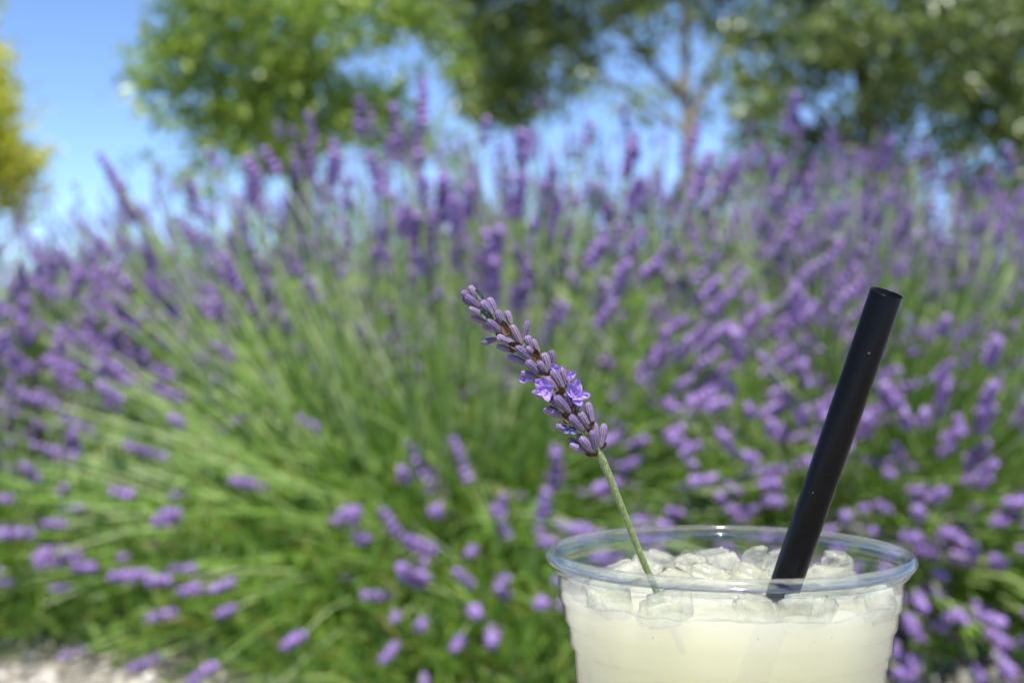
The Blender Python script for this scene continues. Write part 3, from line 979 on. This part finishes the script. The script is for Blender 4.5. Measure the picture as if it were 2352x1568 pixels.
def stem_material():
    m, t, out = new_mat('sprig_stalk')
    tc = node(t, 'ShaderNodeTexCoord')
    mp = node(t, 'ShaderNodeMapping'); mp.inputs['Scale'].default_value = (1, 1, 0.5)
    t.links.new(tc.outputs['Object'], mp.inputs['Vector'])
    nz = node(t, 'ShaderNodeTexNoise', Scale=3200, Detail=3)
    t.links.new(mp.outputs[0], nz.inputs['Vector'])
    rp = ramp(t, nz.outputs[0], [(0.38, (0.075, 0.12, 0.022)), (0.55, (0.13, 0.18, 0.045)), (0.75, (0.38, 0.41, 0.26))])
    b = node(t, 'ShaderNodeBsdfPrincipled', Roughness=0.55)
    b.inputs['Sheen Weight'].default_value = 0.3
    bu = node(t, 'ShaderNodeBump', Strength=0.6, Distance=0.0001)
    t.links.new(nz.outputs[0], bu.inputs['Height']); t.links.new(bu.outputs[0], b.inputs['Normal'])
    t.links.new(rp.outputs[0], b.inputs['Base Color'])
    t.links.new(b.outputs[0], out.inputs[0])
    return m


M_stem = stem_material()


def bud_me(seed):
    """ribbed tubular calyx along +z, length 1, radius 0.5 at the waist."""
    g = random.Random(seed)
    seg, k = 40, 14
    nr = 10
    V, rib, along = [], [], []
    bx = g.uniform(-.10, .10); by = g.uniform(-.08, .08)
    for i in range(k):
        t = i / (k - 1)
        r = float(np.interp(t, [0, .08, .3, .6, .85, .95, 1.0], [.20, .30, .42, .5, .45, .33, .10]))
        for j in range(seg):
            a = j / seg * 6.28319
            c = 0.5 + 0.5 * math.cos(nr * a)
            amp = 0.16 * min(1, t * 4)
            rr = r * (1 - amp * (1 - c))
            lob = 0.03 * math.cos(5 * a) * max(0, t - .85) / .15
            V.append((rr * math.cos(a) + bx * math.sin(t * 3.14) * .5, rr * math.sin(a) + by * math.sin(t * 3.14) * .5, t + lob))
            rib.append((1 - c) ** 1.5); along.append(t)
    idx = np.arange(k * seg).reshape(k, seg)
    a = idx[:-1]; b = idx[1:]
    F = np.stack([a, np.roll(a, -1, 1), np.roll(b, -1, 1), b], -1).reshape(-1, 4)
    me = mesh_np('bud', V, F, True, {'rib': rib, 'along': along})
    me.materials.append(M_calyx)
    return me


BUD = [bud_me(i) for i in range(6)]
D_S = 0.360
K = D_S / 3472 / 3.136            # metres per unit of the bud survey
sprig_node = at((1050 + 1290 / 3.136) * 0.9408, (660 + 1385 / 3.136) * 0.9408, D_S)
sprig = empty('lavender_sprig', at(1497, 1345, 0.362), 'single lavender sprig with two open florets leaning out of the cup', 'lavender sprig')
SB = sprig.location.copy()


def sp(x, y, d=0.0):
    """survey point (x right, y down, d towards the camera in mm) in the sprig's own space."""
    return Vector(((x - 1290) * K, -d * mm, -(y - 1385) * K)) + sprig_node - SB


# x0 y0 d0  x1 y1 d1  width : foot and tip of each bud
BUDS = [
    (1305, 1350, .6, 1330, 1170, 1.0, 66), (1262, 1372, 1.4, 1238, 1215, 2.6, 72), (1245, 1385, 1.0, 1145, 1270, 2.8, 70), (1205, 1398, .2, 1068, 1328, 1.2, 60),
    (1160, 1350, -1, 1062, 1292, -1.6, 52), (1290, 1320, -.8, 1262, 1170, -1.6, 52), (1225, 1365, -1.2, 1130, 1255, -2.4, 60),
    (1185, 1230, 1.2, 1066, 1108, 2.6, 72), (1215, 1205, 1.2, 1140, 1078, 2.6, 66), (1240, 1165, -.3, 1207, 1010, -.6, 66), (1125, 1245, .5, 965, 1182, .8, 56),
    (1040, 1125, -.4, 872, 1062, -.8, 66), (1020, 1110, -1.2, 900, 1046, -1.8, 52), (1150, 1180, -1.2, 1110, 1060, -2.4, 60),
    (1075, 1090, 1.4, 950, 955, 2.6, 80), (1100, 1070, 1.0, 1035, 925, 2.2, 70), (1130, 1060, -.4, 1150, 960, -1, 60), (920, 985, 0, 780, 920, 0, 62), (1000, 1050, -.8, 900, 960, -2, 60),
    (1015, 905, 1.4, 930, 760, 2.6, 76), (985, 925, 1.4, 882, 812, 3.0, 54), (1045, 880, .4, 1005, 740, .8, 58), (835, 825, .3, 695, 780, .6, 58), (960, 850, -1, 900, 760, -2.2, 60),
    (800, 850, -.6, 690, 815, -1.2, 48), (1040, 900, -.8, 1085, 800, -1.6, 52),
    (840, 795, 1.4, 735, 690, 2.6, 78), (890, 790, 1.6, 828, 695, 3.0, 58), (905, 770, .6, 868, 630, 1.0, 74), (950, 720, -.3, 925, 612, -.5, 62), (755, 720, .3, 592, 652, .6, 58),
    (820, 750, -1, 770, 650, -2.4, 60),
    (785, 685, 1.2, 655, 580, 2.6, 70), (795, 640, 1.6, 738, 585, 2.4, 48), (830, 630, .4, 785, 525, .7, 52), (775, 600, .6, 738, 500, 1.2, 64), (712, 550, 0, 746, 385, 0, 54),
    (655, 620, -.2, 510, 580, -.5, 54), (515, 525, -.4, 396, 556, -.6, 50), (650, 570, 1.2, 512, 505, 2.2, 68),
    (695, 565, .8, 620, 418, 1.6, 68), (560, 482, 1.0, 436, 378, 2.2, 66), (510, 470, -.6, 405, 420, -1.2, 56), (565, 430, .8, 512, 305, 1.4, 62), (620, 415, -.4, 583, 308, -.6, 58),
    (445, 408, -.3, 312, 358, -.7, 52), (430, 360, .8, 300, 285, 1.6, 56), (600, 500, -1, 560, 400, -2.2, 60), (480, 400, -1, 420, 320, -2, 56),
    (478, 342, 1.0, 396, 235, 1.8, 74), (500, 320, .2, 448, 210, .3, 62), (385, 285, .8, 275, 195, 1.4, 66), (362, 225, .1, 305, 118, .2, 60), (300, 215, .4, 243, 160, .6, 54), (315, 265, -.2, 250, 208, -.4, 50),
]
for i, (x0, y0, d0, x1, y1, d1, wd) in enumerate(BUDS):
    a, b = sp(x0, y0, d0), sp(x1, y1, d1)
    L = (b - a).length
    q = Vector((0, 0, 1)).rotation_difference((b - a).normalized()) @ Quaternion((0, 0, 1), random.uniform(0, 6.28))
    M = Matrix.Translation(a) @ q.to_matrix().to_4x4() @ Matrix.Diagonal((wd * K, wd * K, L, 1))
    link('bud', BUD[i % 6], None, sprig, M)

def fuzz():
    g = np.random.default_rng(5)
    Vs = []
    for (x0, y0, d0, x1, y1, d1, wd) in BUDS:
        a = np.array(sp(x0, y0, d0)); b = np.array(sp(x1, y1, d1))
        d = unit(b - a); A, B = frames(d[None]); A, B = A[0], B[0]
        n = 150
        t = g.uniform(0.02, 0.98, n); th = g.uniform(0, 6.283, n)
        r = np.interp(t, [0, .08, .3, .6, .85, .95, 1.0], [.20, .30, .42, .5, .45, .33, .10]) * wd * K * .97
        nrm = A * np.cos(th)[:, None] + B * np.sin(th)[:, None]
        p = a + (b - a) * t[:, None] + nrm * r[:, None]
        h = unit(nrm + d * 0.5 + g.normal(size=(n, 3)) * .5) * g.uniform(.00015, .00042, (n, 1))
        sd = unit(np.cross(h, g.normal(size=(n, 3)))) * .000014
        Vs.append(np.stack([p - sd, p + sd, p + h], 1))
    V = np.concatenate(Vs).reshape(-1, 3)
    M = leaf_mat('fuzz', [(0, (0.5, 0.46, 0.55)), (1, (0.7, 0.68, 0.72))], 0.4, 0.5, (1, 1, 1))
    tag(link('fuzz', mesh_np('fuzz', V, np.arange(len(V)).reshape(-1, 3), False), M, sprig), kind='stuff')


fuzz()

# stalk: through the flower head, down into the drink
mid = [sp(350, 240, 0), sp(440, 330, 0), sp(570, 450, 0), sp(720, 590, 0), sp(850, 740, 0), sp(970, 890, 0), sp(1090, 1050, 0), sp(1190, 1200, 0), sp(1262, 1330, 0), sp(1295, 1395, 0)]
low = [at(1430, 1170, 0.3605) - SB, at(1466, 1260, 0.361) - SB, at(1496, 1330, 0.362) - SB, at(1528, 1400, 0.363) - SB, at(1570, 1500, 0.364) - SB]
pts = spline(mid + low, 80)
rads = []
for i, p in enumerate(pts):
    f = i / 79
    r = float(np.interp(f, [0, .3, .62, .66, .72, 1], [.35, .5, .72, 1.0, .82, .98]))
    rads.append(r * mm * (1 + 0.03 * math.sin(i * 1.7)))
sm = tube_mesh('stalk', pts, rads, 16)
link('stalk', sm, M_stem, sprig)


def grid_patch(name, fn, nu, nv, thick=0.0):
    V = [fn(i / (nu - 1), j / (nv - 1)) for i in range(nu) for j in range(nv)]
    idx = np.arange(nu * nv).reshape(nu, nv)
    F = np.stack([idx[:-1, :-1], idx[1:, :-1], idx[1:, 1:], idx[:-1, 1:]], -1).reshape(-1, 4)
    return mesh_np(name, V, F, True)


def leafy(name, a, b, wd, cup_, facing, ruffle, mat, parent, seed=0, notch=0.0):
    """a cupped, pointed or ruffled little blade from a to b whose face looks along facing."""
    d = (b - a); L = d.length; d.normalize()
    s = d.cross(facing).normalized()
    n = s.cross(d)
    g = random.Random(seed)
    p1, p2 = g.uniform(0, 6), g.uniform(0, 6)

    def fn(u, v):
        wv = (v - .5) * 2
        prof = math.sin(min(1, u * 1.02) ** 0.75 * math.pi) ** 0.55 if ruffle else math.sin(u ** 0.7 * math.pi) ** 0.8
        x = wv * wd * .5 * max(prof, 0.15 * (1 - u))
        y = u * L * (1 - notch * math.exp(-(wv * 3) ** 2) * u)
        z = cup_ * wd * (wv * wv - .5) + ruffle * wd * (math.sin(u * 7 + wv * 3 + p1) * .5 + math.sin(wv * 6 + p2) * u * .7 + math.sin(wv * 15 + u * 11 + p1) * u * .45)
        return a + d * y + s * x + n * z
    me = grid_patch(name, fn, 15, 15)
    return link(name, me, mat, parent)


Fz = Vector((0, -1, 0))
for i, (x0, y0, d0, x1, y1, d1, wd) in enumerate([
    (595, 495, 2.0, 552, 380, 2.4, 66), (700, 590, 2.0, 596, 556, 2.8, 60), (640, 625, 1.4, 612, 560, 2.6, 50), (815, 695, 2.2, 808, 596, 2.8, 62), (835, 690, 1.8, 790, 620, 2.6, 50),
    (905, 800, 2.2, 815, 788, 3.2, 44), (1010, 950, 2.0, 1003, 880, 3.0, 56), (990, 945, 2.0, 960, 920, 2.8, 50), (1080, 1150, 1.4, 1005, 1085, 2.2, 66), (1060, 1160, .8, 1020, 1110, 1.4, 56),
    (1225, 1245, 1.6, 1185, 1160, 2.2, 60), (1215, 1220, 1.6, 1250, 1150, 1.8, 46), (1280, 1415, .8, 1180, 1398, 1.6, 40), (1260, 1420, .6, 1210, 1385, 2.0, 50), (1315, 1360, .3, 1345, 1310, .8, 44),
    (1095, 1090, 1.6, 1105, 1020, 2.4, 44), (540, 500, .6, 500, 480, 1.2, 40), (1110, 1240, .6, 1060, 1190, 1.4, 50)]):
    leafy('bract', sp(x0, y0, d0), sp(x1, y1, d1), wd * K, 0.45, Fz, 0.04, M_bract, sprig, i)
M_bractg = noise_mat('green_bract', (0.05, 0.075, 0.06), (0.16, 0.21, 0.17), 900, 0.6, 0.3, coord='Object', dist=0.0002)
for i, (x0, y0, d0, x1, y1, d1, wd) in enumerate([(470, 370, 2.2, 385, 310, 2.4, 60), (405, 235, 1.0, 350, 145, 1.0, 44), (470, 380, 1.8, 430, 325, 2.8, 50)]):
    tag(leafy('bract', sp(x0, y0, d0), sp(x1, y1, d1), wd * K, 0.4, Fz, 0.03, M_bractg, sprig, 40 + i), 'grey green bract')

# two open florets: tube + five ruffled petals each; some small half-open ones
FLOR = [
    ((960, 960, 1.0), (885, 905, 3.4), [((800, 832, 4.0), 82), ((862, 800, 4.4), 78), ((945, 880, 4.8), 62), ((898, 998, 4.8), 70), ((800, 930, 4.2), 64)]),
    ((1120, 1060, .8), (1110, 950, 3.0), [((1055, 858, 3.6), 86), ((1122, 822, 3.4), 84), ((1226, 950, 3.6), 66), ((1150, 1035, 3.6), 76), ((1082, 975, 4.2), 64)]),
    ((1030, 850, .4), (1048, 812, 1.0), [((1118, 778, 1.2), 60), ((1060, 770, 1.0), 50), ((1085, 830, 1.6), 46)]),
    ((985, 780, 1.6), (962, 750, 2.2), [((925, 712, 2.4), 46), ((968, 728, 2.6), 40)]),
    ((1020, 770, .6), (1010, 755, .8), [((985, 742, 1.0), 34), ((1030, 738, .9), 34)]),
    ((790, 840, .2), (730, 835, .4), [((676, 822, .4), 52), ((705, 850, .7), 44), ((700, 775, .4), 30)]),
    ((1090, 1230, 1.2), (1060, 1215, 2.0), [((1010, 1225, 2.2), 44), ((1120, 1240, 2.2), 40), ((1050, 1185, 2.4), 36)]),
]
M_wilt = leaf_mat('wilted_petal', [(0, (0.10, 0.09, 0.25)), (1, (0.2, 0.17, 0.42))], 0.2, 0.4, (1, 1, 1.1), 0.05)
for i, (p0, c, petals) in enumerate(FLOR):
    mat = M_wilt if i == 6 else M_petal
    a, b = sp(*p0), sp(*c)
    f = link('floret', tube_mesh('floret', [a, a.lerp(b, .5), b], [.45 * mm, .55 * mm, .8 * mm], 12, False), mat, sprig)
    for j, (tip, wd) in enumerate(petals):
        t = sp(*tip)
        leafy('petal', b - (t - b) * .1, t, wd * K * 1.1, 0.25, Fz, 0.13, mat, f, i * 10 + j, 0.22)

# a wisp of spider silk on the right floret
wp = spline([sp(1195, 905, 3), sp(1215, 880, 3), sp(1232, 870, 3), sp(1250, 868, 3)], 10)
link('thread', tube_mesh('thread', wp, [0.03 * mm] * 10, 5), M_calyx, sprig)
